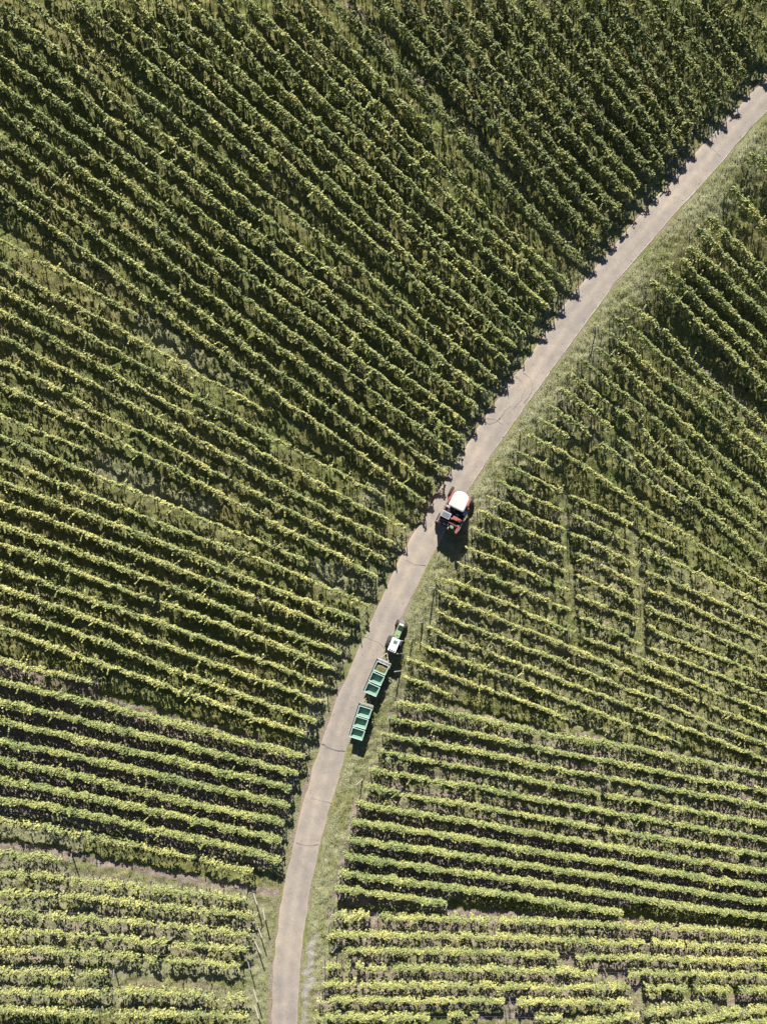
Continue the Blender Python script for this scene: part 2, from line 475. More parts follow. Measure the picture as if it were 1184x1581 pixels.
def soilgap(rows, i, val, hw):
    if i + 1 >= len(rows): return
    g = gapline(rows[i], rows[i + 1])
    if g is not None: stamp(soil, g, hw, val)
for i in range(len(rowsL) - 1):
    n = rowsL[i]['name']
    if 8 <= i <= 16: soilgap(rowsL, i, .5 if i % 2 == 0 else .3, .55)
    elif n in ('r9', 'r7', 'r5', 'r1', 'q1', 'r11'): 
        g = gapline(rowsL[i], rowsL[i + 1])
        if g is not None: stamp(soil, g, .25, .35)
    elif n in ('q5', 'q7', 'q9', 'q11'): soilgap(rowsL, i, .35, .45)
    elif n in ('q14', 'q15', 'q16', 'q17', 'q18', 'q19', 'q20', 'q21'): soilgap(rowsL, i, .85, .75)
    elif n in ('q24', 'q25', 'q26', 'q27'): soilgap(rowsL, i, .35, .45)
for i in range(len(rowsR) - 1):
    n = rowsR[i]['name']
    if 35 <= i <= 52: soilgap(rowsR, i, .85 if i >= 39 else .4, .75)
for i in range(len(rowsR) - 1):
    if 14 <= i <= 56:
        g = gapline(rowsR[i], rowsR[i + 1])
        if g is not None: stamp(dry, g, .9, .55 if i < 33 else .8)  # paler grass tone between rows, stronger in the lower ones
for i in range(len(rowsL) - 1):
    if 35 <= i <= 48 or i >= 61:
        g = gapline(rowsL[i], rowsL[i + 1])
        if g is not None: stamp(dry, g, .8, .35 if i < 50 else 1.1)  # same paler grass tone on the left, strongest in the lowest rows
def offs(g, o):
    t = np.gradient(g, axis=0); t /= np.linalg.norm(t, axis=1)[:, None] + 1e-9
    return g + np.stack([t[:, 1], -t[:, 0]], 1) * o
for rows_, a_, b_, v_ in ((rowsL, 24, 54, .55), (rowsR, 14, 36, .7), (rowsL, 63, 71, .8)):
    for i in range(a_, min(b_, len(rows_) - 1)):
        g = gapline(rows_[i], rows_[i + 1])
        if g is not None and rng.uniform() < .7:
            stamp(soil, offs(g, .42), .12, v_ * .75, .05); stamp(soil, offs(g, -.42), .12, v_ * .75, .05)
# tilled edges and bare strips seen between blocks
def P0(pts): return px2w(pts, 0.0)
stamp(soil, P0([(-20, 1302), (70, 1311), (150, 1330), (270, 1352), (400, 1374), (430, 1378)]), .35, 1.0)
stamp(soil, P0([(690, 1409), (790, 1414), (900, 1420), (960, 1424)]), .5, 1.0)
stamp(soil, P0([(735, 1571), (830, 1566), (960, 1545), (1050, 1545), (1184, 1540)]), .5, .8)
stamp(soil, P0([(155, 1078), (200, 1093), (260, 1108), (360, 1140)]), .5, .8)
stamp(soil, P0([(1062, 545), (1090, 580), (1130, 615), (1190, 672), (1215, 700)]), .45, 1.0)
stamp(dry, P0([(215, 492), (240, 515), (280, 545), (380, 600)]), 1.2, .8)
stamp(dry, P0([(140, 715), (190, 735), (270, 765), (330, 790)]), 1.3, .8)
stamp(dry, P0([(594, 770), (560, 760)]), 1.5, .7)
stamp(dry, P0([(480, 880), (520, 895), (570, 905)]), 1.6, .8)
stamp(dry, P0([(110, 1325), (200, 1345), (300, 1365), (420, 1390)]), 1.0, .6)
stamp(dry, P0([(170, 1495), (300, 1500), (400, 1505)]), 1.0, .9)
stamp(dry, P0([(870, 1110), (1000, 1150), (1120, 1175)]), 1.0, .6)
# trodden line on the right verge, gravel at the bottom
cr = cl + nr * (offR + .95)[:, None]
stamp(dry, cr, .35, .9)
cr2 = cl + nr * (offR + 2.0)[:, None]
stamp(dry, cr2, 1.6, .75, soft=False)
stamp(dry, cl + nr * (offR + 4.0)[:, None], 1.2, .5)
stamp(dry, cl[:120] + nr[:120] * (offL[:120] - 1.6)[:, None], 1.3, .8)
gl = [(486, 1440), (478, 1480), (472, 1530), (470, 1600), (470, 1660)]
stamp(grav, P0(gl), .38, .62, .3)
stamp(soil, cl[:110] + nr[:110] * (offL[:110] - .22)[:, None], .2, .75, .1)
stamp(soil, cl[110:] + nr[110:] * (offL[110:] - .2)[:, None], .15, .6, .08)
stamp(dry, cl + nr * (offL - .9)[:, None], .6, .6)
stamp(soil, cl + nr * (offR + .12)[:, None], .12, .6, .05)
rn = rng.normal(0, 1, X.shape)
lump = rn.copy()
for _ in range(3):
    lump = (lump + np.roll(lump, 1, 0) + np.roll(lump, -1, 0) + np.roll(lump, 1, 1) + np.roll(lump, -1, 1)) / 5
lump /= lump.std()
Zr = Z + np.where(np.abs(Dr) > 1.75, .03 * rn + .05 * lump * np.clip((np.abs(Dr) - 1.75) * 1.5, 0, 1), -.006) - np.where(np.abs(Dr) < 1.15, .05, 0)
Vg = np.stack([X.ravel(), Y.ravel(), Zr.ravel()], 1)
ii, jj = np.meshgrid(np.arange(nx - 1), np.arange(ny - 1), indexing='xy')
b0 = (jj * nx + ii).ravel()
Fg = np.stack([b0, b0 + 1, b0 + nx + 1, b0 + nx], 1)

m, nt, b, out = new_mat('vineyard_ground')
geo = N(nt, 'ShaderNodeNewGeometry')
def noise(scale, det=5.0, rough=.6, vec=None):
    n = N(nt, 'ShaderNodeTexNoise', Scale=scale, Detail=det, Roughness=rough)
    nt.links.new(vec or geo.outputs['Position'], n.inputs['Vector']); return n
n1, n2, n3, n4 = noise(.18, 4), noise(1.4, 6, .7), noise(7.0, 4, .7), noise(16.0, 3, .7)
g1 = ramp(nt, n2.outputs[0], [(.3, (.125, .135, .052)), (.55, (.235, .242, .10)), (.75, (.35, .34, .165))])
g2 = ramp(nt, n3.outputs[0], [(.3, (.72, .72, .7)), (.7, (1.3, 1.28, 1.25))])
g3 = ramp(nt, n1.outputs[0], [(.35, (.88, .98, .85)), (.65, (1.15, 1.05, 1.05))])
grass_c = mix(nt, 1.0, mix(nt, 1.0, g1.outputs[0], g2.outputs[0], 'MULTIPLY'), g3.outputs[0], 'MULTIPLY')
def attr(n):
    a = N(nt, 'ShaderNodeAttribute'); a.attribute_name = n; return a.outputs['Fac']
def mask(a, nz, lo=.35, hi=.65, amt=.9):
    mth = N(nt, 'ShaderNodeMath', _operation='MULTIPLY_ADD'); nt.links.new(nz, mth.inputs[0]); mth.inputs[1].default_value = amt
    nt.links.new(a, mth.inputs[2])
    s = N(nt, 'ShaderNodeMath', _operation='SUBTRACT'); nt.links.new(mth.outputs[0], s.inputs[0]); s.inputs[1].default_value = amt * .5
    return ramp(nt, s.outputs[0], [(lo, 0.0), (hi, 1.0)]).outputs[0]
soil_c = ramp(nt, n3.outputs[0], [(.3, (.17, .132, .104)), (.55, (.33, .268, .22)), (.75, (.50, .42, .355))]).outputs[0]
pale_turf_c = ramp(nt, n3.outputs[0], [(.3, (.21, .215, .115)), (.55, (.34, .335, .20)), (.75, (.48, .455, .30))]).outputs[0]
gr_c = ramp(nt, n4.outputs[0], [(.3, (.16, .135, .125)), (.5, (.36, .33, .31)), (.7, (.62, .58, .55))]).outputs[0]
c = mix(nt, mask(attr('dry'), n2.outputs[0], .3, .8), grass_c, pale_turf_c)
c = mix(nt, mask(attr('soil'), n3.outputs[0], .35, .62, 1.1), c, soil_c)
c = mix(nt, mask(attr('gravel'), n3.outputs[0], .42, .55, 2.2), c, gr_c)
nt.links.new(c, b.inputs['Base Color']); b.inputs['Roughness'].default_value = .95
b.inputs['Specular IOR Level'].default_value = .15
bp = N(nt, 'ShaderNodeBump', Strength=.9, Distance=.12); nt.links.new(n4.outputs[0], bp.inputs['Height'])
nt.links.new(bp.outputs[0], b.inputs['Normal'])
me = np_mesh('ground', Vg, Fg, m, True)
for nm, A in (('soil', soil), ('gravel', grav), ('dry', dry)):
    at = me.attributes.new(nm, 'FLOAT', 'POINT'); at.data.foreach_set('value', A.ravel().astype(np.float32))
tag(link('ground', me), kind='structure')

# ------------------------------------------------------------------ road
cols = np.array([-1.04, -1.0, -.9, -.66, -.33, 0, .33, .66, .9, 1.0, 1.04])
mid = (offL + offR) / 2; hwd = (offR - offL) / 2
jl = smooth(rng.normal(0, .06, (NR, 1)), 1)[:, 0]; jr = smooth(rng.normal(0, .05, (NR, 1)), 1)[:, 0]
Vr = []; uv = []
for k in range(NR):
    for ci, cc in enumerate(cols):
        off = mid[k] + cc * hwd[k] + (jl[k] if ci < 2 else 0) + (jr[k] if ci > 8 else 0)
        p = cl[k] + nr[k] * off
        z = .03 - .034 * abs(cc) ** 2 if abs(cc) <= 1 else -.06
        Vr.append((p[0], p[1], z + .01)); uv.append((cc, k))
nc = len(cols)
Fr = [(k * nc + c_, k * nc + c_ + 1, (k + 1) * nc + c_ + 1, (k + 1) * nc + c_) for k in range(NR - 1) for c_ in range(nc - 1)]
m, nt, b, out = new_mat('worn_asphalt')
geo = N(nt, 'ShaderNodeNewGeometry')
n1, n2, n3, n4 = noise(.12, 4), noise(.9, 6, .7), noise(9.0, 4, .7), noise(30.0, 2, .6)
a = N(nt, 'ShaderNodeAttribute'); a.attribute_name = 'across'
c1 = ramp(nt, n2.outputs[0], [(.3, (.285, .252, .215)), (.5, (.34, .299, .254)), (.72, (.40, .352, .298))])
c2 = ramp(nt, n3.outputs[0], [(.25, (.85, .85, .85)), (.75, (1.13, 1.12, 1.1))])
c4 = ramp(nt, n4.outputs[0], [(.25, (.82, .82, .82)), (.75, (1.2, 1.2, 1.2))])
c3 = ramp(nt, a.outputs['Fac'], [(.0, (1.12, 1.04, .97)), (.12, (1.0, .99, .98)), (.3, (.89, .89, .90)), (.5, (1.06, 1.05, 1.02)), (.7, (.90, .90, .91)), (.945, (.97, .97, .97)), (.975, (1.38, 1.3, 1.16))])
c5 = ramp(nt, n1.outputs[0], [(.35, (.84, .85, .88)), (.65, (1.12, 1.08, 1.03))])
c = mix(nt, 1, c1.outputs[0], c2.outputs[0], 'MULTIPLY'); c = mix(nt, 1, c, c3.outputs[0], 'MULTIPLY'); c = mix(nt, 1, c, c4.outputs[0], 'MULTIPLY')
c = mix(nt, 1, c, c5.outputs[0], 'MULTIPLY')
vor = N(nt, 'ShaderNodeTexVoronoi', Scale=.28, _feature='DISTANCE_TO_EDGE')
wv = N(nt, 'ShaderNodeTexNoise', Scale=.8, Detail=5.0); nt.links.new(geo.outputs['Position'], wv.inputs['Vector'])
wm = N(nt, 'ShaderNodeVectorMath', _operation='MULTIPLY_ADD'); nt.links.new(wv.outputs['Color'], wm.inputs[0]); wm.inputs[1].default_value = (3, 3, 3)
nt.links.new(geo.outputs['Position'], wm.inputs[2]); nt.links.new(wm.outputs[0], vor.inputs['Vector'])
ck = ramp(nt, vor.outputs[0], [(.0, 1.0), (.006, 0.0)]); 
ckn = ramp(nt, n2.outputs[0], [(.52, 0.0), (.6, .55)])
ckm = N(nt, 'ShaderNodeMath', _operation='MULTIPLY'); nt.links.new(ck.outputs[0], ckm.inputs[0]); nt.links.new(ckn.outputs[0], ckm.inputs[1])
c = mix(nt, ckm.outputs[0], c, (.10, .09, .08))
nt.links.new(c, b.inputs['Base Color']); b.inputs['Roughness'].default_value = .85
bp = N(nt, 'ShaderNodeBump', Strength=.35, Distance=.02); nt.links.new(n4.outputs[0], bp.inputs['Height']); nt.links.new(bp.outputs[0], b.inputs['Normal'])
me = np_mesh('road', Vr, Fr, m, True)
at = me.attributes.new('across', 'FLOAT', 'POINT'); at.data.foreach_set('value', np.array([(u[0] + 1.04) / 2.08 for u in uv], np.float32))
tag(link('road', me), kind='structure')

kerb_m = paint('pale_concrete_edging', (.40, .36, .30), .9, var=.3, dirt=.95, dirtcol=(.15, .15, .08), scale=1.6)
Vk = []; Fk = []
ke = smooth(rng.normal(0, .05, (NR, 1)), 1)[:, 0]
for k in range(150, NR):
    for a_, z_ in ((.0, -.05), (.0, .022), (.085 + ke[k], .018), (.095 + ke[k], -.05)):
        p = cl[k] + nr[k] * (offR[k] - .03 + a_); Vk.append((p[0], p[1], z_))
nk = NR - 150
Fk = [(k * 4 + q, k * 4 + q + 1, k * 4 + q + 5, k * 4 + q + 4) for k in range(nk - 1) for q in range(3)]
tag(link('road_edging', np_mesh('road_edging', Vk, Fk, kerb_m)), kind='structure')
crack_m = paint('crack_fill', (.14, .122, .105), .9, dirt=.4)
def ribbon(px, w, z=.044, jit=.05, closed=False):
    P = resample(px2w0(px), max(6, int(np.linalg.norm(np.diff(px2w0(px), axis=0), axis=1).sum() / .15)))
    P = P + rng.normal(0, jit, P.shape) * .5
    t = np.gradient(P, axis=0); t /= np.linalg.norm(t, axis=1)[:, None]; n_ = np.stack([t[:, 1], -t[:, 0]], 1)
    ww = w * rng.uniform(.4, 1.2, len(P))
    V = [(*(p + q * k / 2), z) for p, q, k in zip(P, n_, ww)] + [(*(p - q * k / 2), z) for p, q, k in zip(P, n_, ww)]
    n0 = len(P)
    return V, [(i, i + 1, n0 + i + 1, n0 + i) for i in range(n0 - 1)]
for px, w in (([(497, 1148), (508, 1155), (520, 1159), (533, 1159)], .14), ([(457, 1301), (470, 1305), (482, 1306), (493, 1303)], .07),
              ([(559, 982), (572, 987), (585, 992), (594, 1001)], .05), ([(627, 865), (640, 872), (657, 873)], .06),
              ([(480, 1232), (500, 1237), (512, 1240)], .03), ([(1088, 222), (1100, 232), (1112, 242)], .04)):
    V, F = ribbon(px, w); tag(link('road_crack', np_mesh('road_crack', V, F, crack_m)), kind='structure')
skid_m = paint('tyre_rubber_mark', (.20, .175, .155), .8, dirt=.3)
for px, w in (([(806, 575), (818, 583), (822, 597), (817, 612), (808, 622)], .06), ([(795, 580), (806, 590), (810, 602), (804, 618), (792, 632)], .06),
              ([(778, 640), (768, 650), (757, 655), (748, 655)], .12), ([(775, 655), (766, 648), (752, 646)], .07), ([(788, 627), (779, 635), (770, 648)], .1)):
    V, F = ribbon(px, w, .0445); tag(link('skid_mark', np_mesh('skid_mark', V, F, skid_m)), kind='structure')
# scattered clods and leaves on the road
Vc = []; Fc = []
for _ in range(330):
    k = random.randrange(NR); o_ = mid[k] + random.uniform(-.97, .97) * hwd[k]
    p = cl[k] + nr[k] * o_ + rng.normal(0, .15, 2); s_ = random.uniform(.015, .05); b_ = len(Vc); r0 = random.uniform(0, 6)
    for q in range(5): Vc.append((p[0] + s_ * math.cos(r0 + q * 1.257) * random.uniform(.6, 1.2), p[1] + s_ * math.sin(r0 + q * 1.257), .041))
    Vc.append((p[0], p[1], .041 + s_))
    Fc += [(b_ + q, b_ + (q + 1) % 5, b_ + 5) for q in range(5)]
o = link('dirt_clods', np_mesh('dirt_clods', Vc, Fc, paint('clod_earth', (.12, .09, .07), .95))); tag(o, 'small dark clods of earth and leaf litter scattered on the road', 'dirt', kind='stuff')

# ------------------------------------------------------------------ grass blades (stuff)
def tri_grass(npts, xr, yr, hmin, hmax, keep, name, mat, label):
    x = rng.uniform(xr[0], xr[1], npts); y = rng.uniform(yr[0], yr[1], npts)
    d = road_d(x, y); i = np.clip(np.round((x + 48) / .2).astype(int) + ix0, 0, nx - 1); j = np.clip(np.round((y + 62) / .2).astype(int) + iy0, 0, ny - 1)
    ok = keep(x, y, d, soil[j, i], grav[j, i]); x, y = x[ok], y[ok]
    z = Zr[j[ok], i[ok]]; n = len(x)
    a = rng.uniform(0, 6.283, n); h = rng.uniform(hmin, hmax, n); w = rng.uniform(.02, .045, n)
    la = rng.uniform(0, 6.283, n); lean = rng.uniform(.2, 1.0, n) * h
    V = np.empty((n, 3, 3)); 
    V[:, 0] = np.stack([x - np.cos(a) * w, y - np.sin(a) * w, z - .02], 1)
    V[:, 1] = np.stack([x + np.cos(a) * w, y + np.sin(a) * w, z - .02], 1)
    V[:, 2] = np.stack([x + np.cos(la) * lean, y + np.sin(la) * lean, z + h], 1)
    o = link(name, np_mesh(name, V.reshape(-1, 3), np.arange(3 * n).reshape(-1, 3), mat)); tag(o, label, 'grass', kind='stuff')
gm = leaf_mat('grass_blade', (.135, .148, .058), (.245, .255, .108), (.355, .352, .168), .15)
gv = leaf_mat('verge_grass_blade', (.20, .23, .09), (.28, .31, .135), (.37, .385, .19), .15)
tri_grass(520000, (-44, 46), (-60, 60), .06, .2, lambda x, y, d, s, g: (np.abs(d - .1) > 1.75) & (s < .6) & (g < .4), 'grass', gm,
          'short olive green grass covering the alleys between the vine rows')
tri_grass(420000, (-16, 46), (-60, 60), .05, .17, lambda x, y, d, s, g: (d > 1.62) & (d < 6.5) & (g < .4) & (s < .75), 'verge_grass', gv,
          'mown green grass verge along the right side of the road')

# ------------------------------------------------------------------ vine rows
def build_leaves(C, st, org, gaps, ends):
    hw, zt0, zb0, dens, shoots, mat, gappy, topf = st
    xy = C[:, :2]; seg = np.linalg.norm(np.diff(xy, axis=0), axis=1); s = np.concatenate([[0], np.cumsum(seg)]); L = s[-1]
    def nz(step, lo, hi):
        k = np.arange(0, L + step * 2, step); return lambda t: np.interp(t, k, rng.uniform(lo, hi, len(k)))
    f_dens = nz(.7, 1 - gappy * 1.6, 1.05); f_dens2 = nz(3.0, 1 - gappy * .8, 1.1)
    ktop = np.arange(0, L + 2, .45); vtop = rng.normal(0, .15, len(ktop)); f_top = lambda t: np.interp(t, ktop, vtop)
    f_off = nz(.6, -.12, .12); f_w = nz(.5, .5, 1.4); f_bot = nz(.5, -.22, .28)
    n = int(L * dens * 1.3); low = rng.uniform(0, 1, n) > topf
    kc = np.arange(0, L + 1, .28); vc = np.clip(rng.uniform(0, 1, len(kc)) * (1.0 + gappy) * 1.6 - gappy * 1.1, 0, 1) if gappy > .1 else np.full(len(kc), 1.0); f_cur = lambda q: np.interp(q, kc, vc)
    t = rng.uniform(0, L, n)
    keep = (rng.uniform(0, 1, n) < np.clip(f_dens(t) * f_dens2(t) * np.where(low, f_cur(t), 1.0), 0.02, 1)) | (~low & (rng.uniform(0, 1, n) < .62))
    pxx = np.interp(t, s, C[:, 2])
    for a, b_ in gaps: keep &= ~((pxx > a) & (pxx < b_))
    if gappy > .15:
        for g0 in rng.uniform(0, L, int(L / 16 * (gappy + .15) * 2.2)): keep &= ~((t > g0) & (t < g0 + rng.uniform(.35, 1.1)) & (rng.uniform(0, 1, n) < .93))
    for isend, dist in ((not ends[0], t), (not ends[1], L - t)):
        if isend: keep &= rng.uniform(0, 1, n) < np.clip(dist / .8 + .1, 0.0, 1)
    t = t[keep]; low = low[keep]; n = len(t)
    zt = zt0 + f_top(t); zb = zb0 + f_bot(t)
    q = np.where(low, rng.beta(1.3, 1.1, n), 1 - .17 * rng.beta(1.1, 1.4, n)); h = zb + (zt - zb) * q
    bul = .5 + .5 * np.sin(np.clip(q, 0, 1) * math.pi * .75)
    lat = f_off(t) + hw * f_w(t) * bul * np.where(low, .85, 1.0) * np.clip(rng.normal(0, .55, n), -1.15, 1.15)
    # shoots that stick out
    ns = int(L * shoots); ts = rng.uniform(.8, L - .8, ns); pxs = np.interp(ts, s, C[:, 2]); ks = np.ones(ns, bool)
    for a, b_ in gaps: ks &= ~((pxs > a) & (pxs < b_))
    ts = ts[ks]; ns = len(ts); m_ = 7
    if ns:
        dl = rng.normal(0, .35, ns); ds = rng.normal(0, .3, ns); dz = rng.uniform(.1, .5, ns); z0 = zt0 + f_top(ts) - .1; l0 = f_off(ts) + rng.normal(0, hw * .4, ns)
        u = np.linspace(.1, 1.1, m_)[None]
        t2 = (ts[:, None] + ds[:, None] * u).ravel(); h2 = (z0[:, None] + dz[:, None] * u - .18 * u * u).ravel(); l2 = (l0[:, None] + dl[:, None] * u).ravel()
        t = np.concatenate([t, t2]); h = np.concatenate([h, h2]); lat = np.concatenate([lat, l2 + rng.normal(0, .03, len(l2))])
    n = len(t)
    x = np.interp(t, s, xy[:, 0]); y = np.interp(t, s, xy[:, 1])
    tx = np.interp(t, s, np.gradient(xy[:, 0], s)); ty = np.interp(t, s, np.gradient(xy[:, 1], s)); l_ = np.hypot(tx, ty) + 1e-9; tx /= l_; ty /= l_
    px, py = x + ty * lat, y - tx * lat
    gz = np.interp(t, s, terrain(xy[:, 0], xy[:, 1]))
    c = np.stack([px, py, gz + h], 1) - org
    top_ = np.zeros(n); top_[:len(low)] = ~low; top_[len(low):] = 1
    nrm = rng.normal(0, .5, (n, 3)); nrm[:, 2] += .25 + .75 * top_; sd = np.sign(lat) * (.75 - .6 * top_); nrm[:, 0] += ty * sd; nrm[:, 1] -= tx * sd
    nrm[:, 1] += .38 * top_
    nrm /= np.linalg.norm(nrm, axis=1)[:, None]
    rv = rng.normal(0, 1, (n, 3)); u = np.cross(nrm, rv); u /= np.linalg.norm(u, axis=1)[:, None]; v = np.cross(nrm, u)
    a = (rng.uniform(.062, .112, n) * (1.2 - .2 * top_))[:, None]
    V = np.empty((n, 4, 3)); V[:, 0] = c - u * a; V[:, 1] = c - v * a * .85 + nrm * a * .25; V[:, 2] = c + u * a * 1.1; V[:, 3] = c + v * a * .85 + nrm * a * .15
    return np_mesh('foliage', V.reshape(-1, 3), np.arange(4 * n).reshape(-1, 4), LEAF[mat])

bark = paint('vine_bark', (.10, .075, .055), .95, scale=14)
steel = paint('galvanised_steel', (.42, .42, .42), .45, .6, scale=5)
wood = paint('weathered_wood', (.36, .33, .29), .85, scale=9)
wire_m = paint('trellis_wire_metal', (.40, .40, .40), .4, .7)
def trunk_mesh(seed):
    r_ = random.Random(seed); mb = MB(); p = Vector((0, 0, -.05)); rad = .045
    for z in (.3, .62, .86):
        q = Vector((r_.uniform(-.07, .07), r_.uniform(-.07, .07), z)); mb.cyl(p, q, rad, rad * .85, 6); rad *= .85; p = q
    mb.cyl(p, p + Vector((.32, .03, .10)), rad, rad * .5, 5); mb.cyl(p, p + Vector((-.32, -.03, .10)), rad, rad * .5, 5)
    bmesh.ops.recalc_face_normals(mb.bm, faces=mb.bm.faces)
    me = bpy.data.meshes.new('trunk'); mb.bm.to_mesh(me); mb.bm.free(); me.materials.append(bark); return me
TR = [trunk_mesh(k) for k in range(6)]
def post_mesh(h, r, mat, cap):
    mb = MB(); mb.box((0, 0, h / 2 - .1), (r * 2, r * 1.5, h + .2), r * .25)
    if cap: mb.box((0, 0, h - .12), (r * 2.6, r * 2.2, .05)); mb.box((0, 0, h * .5), (r * 2.6, r * 2.2, .04))
    bmesh.ops.recalc_face_normals(mb.bm, faces=mb.bm.faces)
    me = bpy.data.meshes.new('post'); mb.bm.to_mesh(me); mb.bm.free(); me.materials.append(mat); return me
POST = post_mesh(2.15, .035, steel, True); EPOST = post_mesh(2.25, .05, steel, True); WPOST = post_mesh(2.2, .055, wood, False)
ORD = ['', 'first', 'second', 'third', 'fourth', 'fifth', 'sixth', 'seventh', 'eighth', 'ninth', 'tenth', 'eleventh', 'twelfth', 'thirteenth', 'fourteenth',
       'fifteenth', 'sixteenth', 'seventeenth', 'eighteenth', 'nineteenth', 'twentieth', 'twenty-first', 'twenty-second']
LOOK = {'dark': 'tall bushy dark green', 'mid': 'leafy green', 'yellow': 'thin yellowish green', 'hedge': 'dense trimmed green', 'pale': 'ragged pale green'}
def mklabel(side, k, rows):
    r = rows[k]; look = LOOK[r['st'][5]]
    if side == 'L': marks = [(-1, 'below', 'the top right photo corner'), (LN.index('r5'), 'x', 'the red harvester'), (LN.index('q8'), 'x', 'the green tractor'), (len(rows), 'above', 'the bottom photo edge')]
    else: marks = [(-1, 'below', 'the upper road verge corner'), (RN.index('v15'), 'x', 'the red harvester'), (RN.index('v22'), 'x', 'the green tractor'), (len(rows), 'above', 'the bottom photo edge')]
    i, w, nm = min(marks, key=lambda q: abs(q[0] - k)); d = k - i
    sd = 'left' if side == 'L' else 'right'; sh = 'shortened ' if r['short'] else ''
    if d == 0: return f'{sh}{look} vine row ending {sd} of the road level with {nm}'
    rel = 'below' if d > 0 else 'above'
    return f'{sh}{look} vine row {sd} of road, {ORD[abs(d)]} {rel} {nm}'
SUN_AZ = 0
total = 0
for side, rows in (('L', rowsL), ('R', rowsR)):
    for k, r in enumerate(rows):
        C = r['C']; st = r['st']; xy = C[:, :2]
        mp = xy[len(xy) // 2]; org = np.array([mp[0], mp[1], float(terrain(mp[0], mp[1]))])
        root = empty('vine_row', tuple(org))
        tag(root, mklabel(side, k, rows), 'vine row', 'vine rows on the ' + ('left' if side == 'L' else 'right') + ' side of the road')
        gaps = GAPS.get(r['name'], [])
        me = build_leaves(C, st, org, gaps, (r['e0'], r['e1'])); total += len(me.polygons)
        link('foliage', me, root)
        s = np.concatenate([[0], np.cumsum(np.linalg.norm(np.diff(xy, axis=0), axis=1))]); L = s[-1]
        def at(t):
            x = float(np.interp(t, s, xy[:, 0])); y = float(np.interp(t, s, xy[:, 1]))
            x2 = float(np.interp(min(t + .5, L), s, xy[:, 0])); y2 = float(np.interp(min(t + .5, L), s, xy[:, 1]))
            x1 = float(np.interp(max(t - .5, 0), s, xy[:, 0])); y1 = float(np.interp(max(t - .5, 0), s, xy[:, 1]))
            return x, y, math.atan2(y2 - y1, x2 - x1)
        sp = max(1.45, L / 62)
        ts = np.arange(.5, L - .2, sp) + rng.uniform(-.12, .12, len(np.arange(.5, L - .2, sp)))
        zz = terrain(*np.array([at(t)[:2] for t in ts]).T) if len(ts) else []
        for t, z in zip(ts, zz):
            x, y, an = at(t)
            link('trunk', random.choice(TR), root, (x - org[0], y - org[1], z - org[2]), (0, 0, an))
        tp = np.arange(2.5 if r['e0'] else .3 + 4.5, L - 1.5, 5.2)
        for t in tp:
            x, y, an = at(t); z = float(terrain(x, y))
            link('post', POST, root, (x - org[0], y - org[1], z - org[2]), (random.uniform(-.03, .03), random.uniform(-.05, .05), an))
        ends = []
        if not r['e0']: ends.append((0, math.pi))
        if not r['e1']: ends.append((L, 0))
        for t, fl in ends:
            x, y, an = at(t); an2 = an + fl; nm = r['name']; free = (side == 'L' and k >= 63) or (side == 'R' and 27 <= k <= 32) or nm in ('v40', 'v31', 'v24', 'v23', 'v10', 'v3')
            lean = random.uniform(.22, .38) if free else random.uniform(-.03, .06); off = .25 if free else -.15
            x += math.cos(an2) * off; y += math.sin(an2) * off; z = float(terrain(x, y))
            link('end_post', (EPOST if random.random() < .6 else WPOST) if free else POST, root, (x - org[0], y - org[1], z - org[2]), (0, lean, an2))
        # wires
        zr = terrain(xy[:, 0], xy[:, 1])
        for hz in (.85, 1.75):
            V = []; n0 = len(xy)
            for dx, dz in ((0, .006), (.006, -.004), (-.006, -.004)):
                V += [(x + dx - org[0], y + dx - org[1], z + hz + dz - org[2]) for (x, y), z in zip(xy, zr)]
            F = [(a_ * n0 + i, a_ * n0 + i + 1, ((a_ + 1) % 3) * n0 + i + 1, ((a_ + 1) % 3) * n0 + i) for a_ in range(3) for i in range(n0 - 1)]
            link('wire', np_mesh('wire', V, F, wire_m), root)
print('leaf faces', total)

# ------------------------------------------------------------------ vehicles
rubber = paint('tyre_rubber', (.035, .034, .036), .85, dirt=.45, dirtcol=(.12, .10, .085), scale=4)
red = paint('faded_red_paint', (.34, .11, .09), .5, dirt=.3, scale=3)
redd = paint('worn_red_frame', (.21, .07, .058), .6, dirt=.5, scale=4)
cream = paint('cream_roof_paint', (.66, .58, .52), .5, var=.05, dirt=.12, dirtcol=(.45, .36, .3), scale=2)
white = paint('white_roof_paint', (.80, .80, .80), .4, var=.04, dirt=.08, scale=2)
black = paint('black_plastic', (.02, .02, .022), .5, dirt=.3)
grey = paint('grey_sheet_metal', (.26, .28, .31), .4, .3, scale=4)
lgrey = paint('light_grey_metal', (.45, .46, .48), .4, .3, scale=4)
pgreen = paint('pale_green_paint', (.26, .38, .20), .4, dirt=.15, scale=3)
dgreen = paint('dark_green_paint', (.05, .10, .06), .5, dirt=.3)
rimm = paint('sunlit_mint_rim', (.52, .66, .58), .5, var=.04, dirt=.1, scale=2)  # sunlight on the bin rims painted in as a paler mint
mint = paint('mint_green_plastic', (.20, .345, .27), .45, var=.05, dirt=.12, dirtcol=(.2, .2, .12), scale=2)  # mint deepened so the colour carries the shade inside the bins
m, nt, b, out = new_mat('dark_cab_glass'); b.inputs['Base Color'].default_value = (.03, .045, .05, 1); b.inputs['Roughness'].default_value = .06; b.inputs['Specular IOR Level'].default_value = .8; glass = m
m, nt, b, out = new_mat('tinted_hatch'); b.inputs['Base Color'].default_value = (.10, .20, .17, 1); b.inputs['Roughness'].default_value = .15; hatch = m

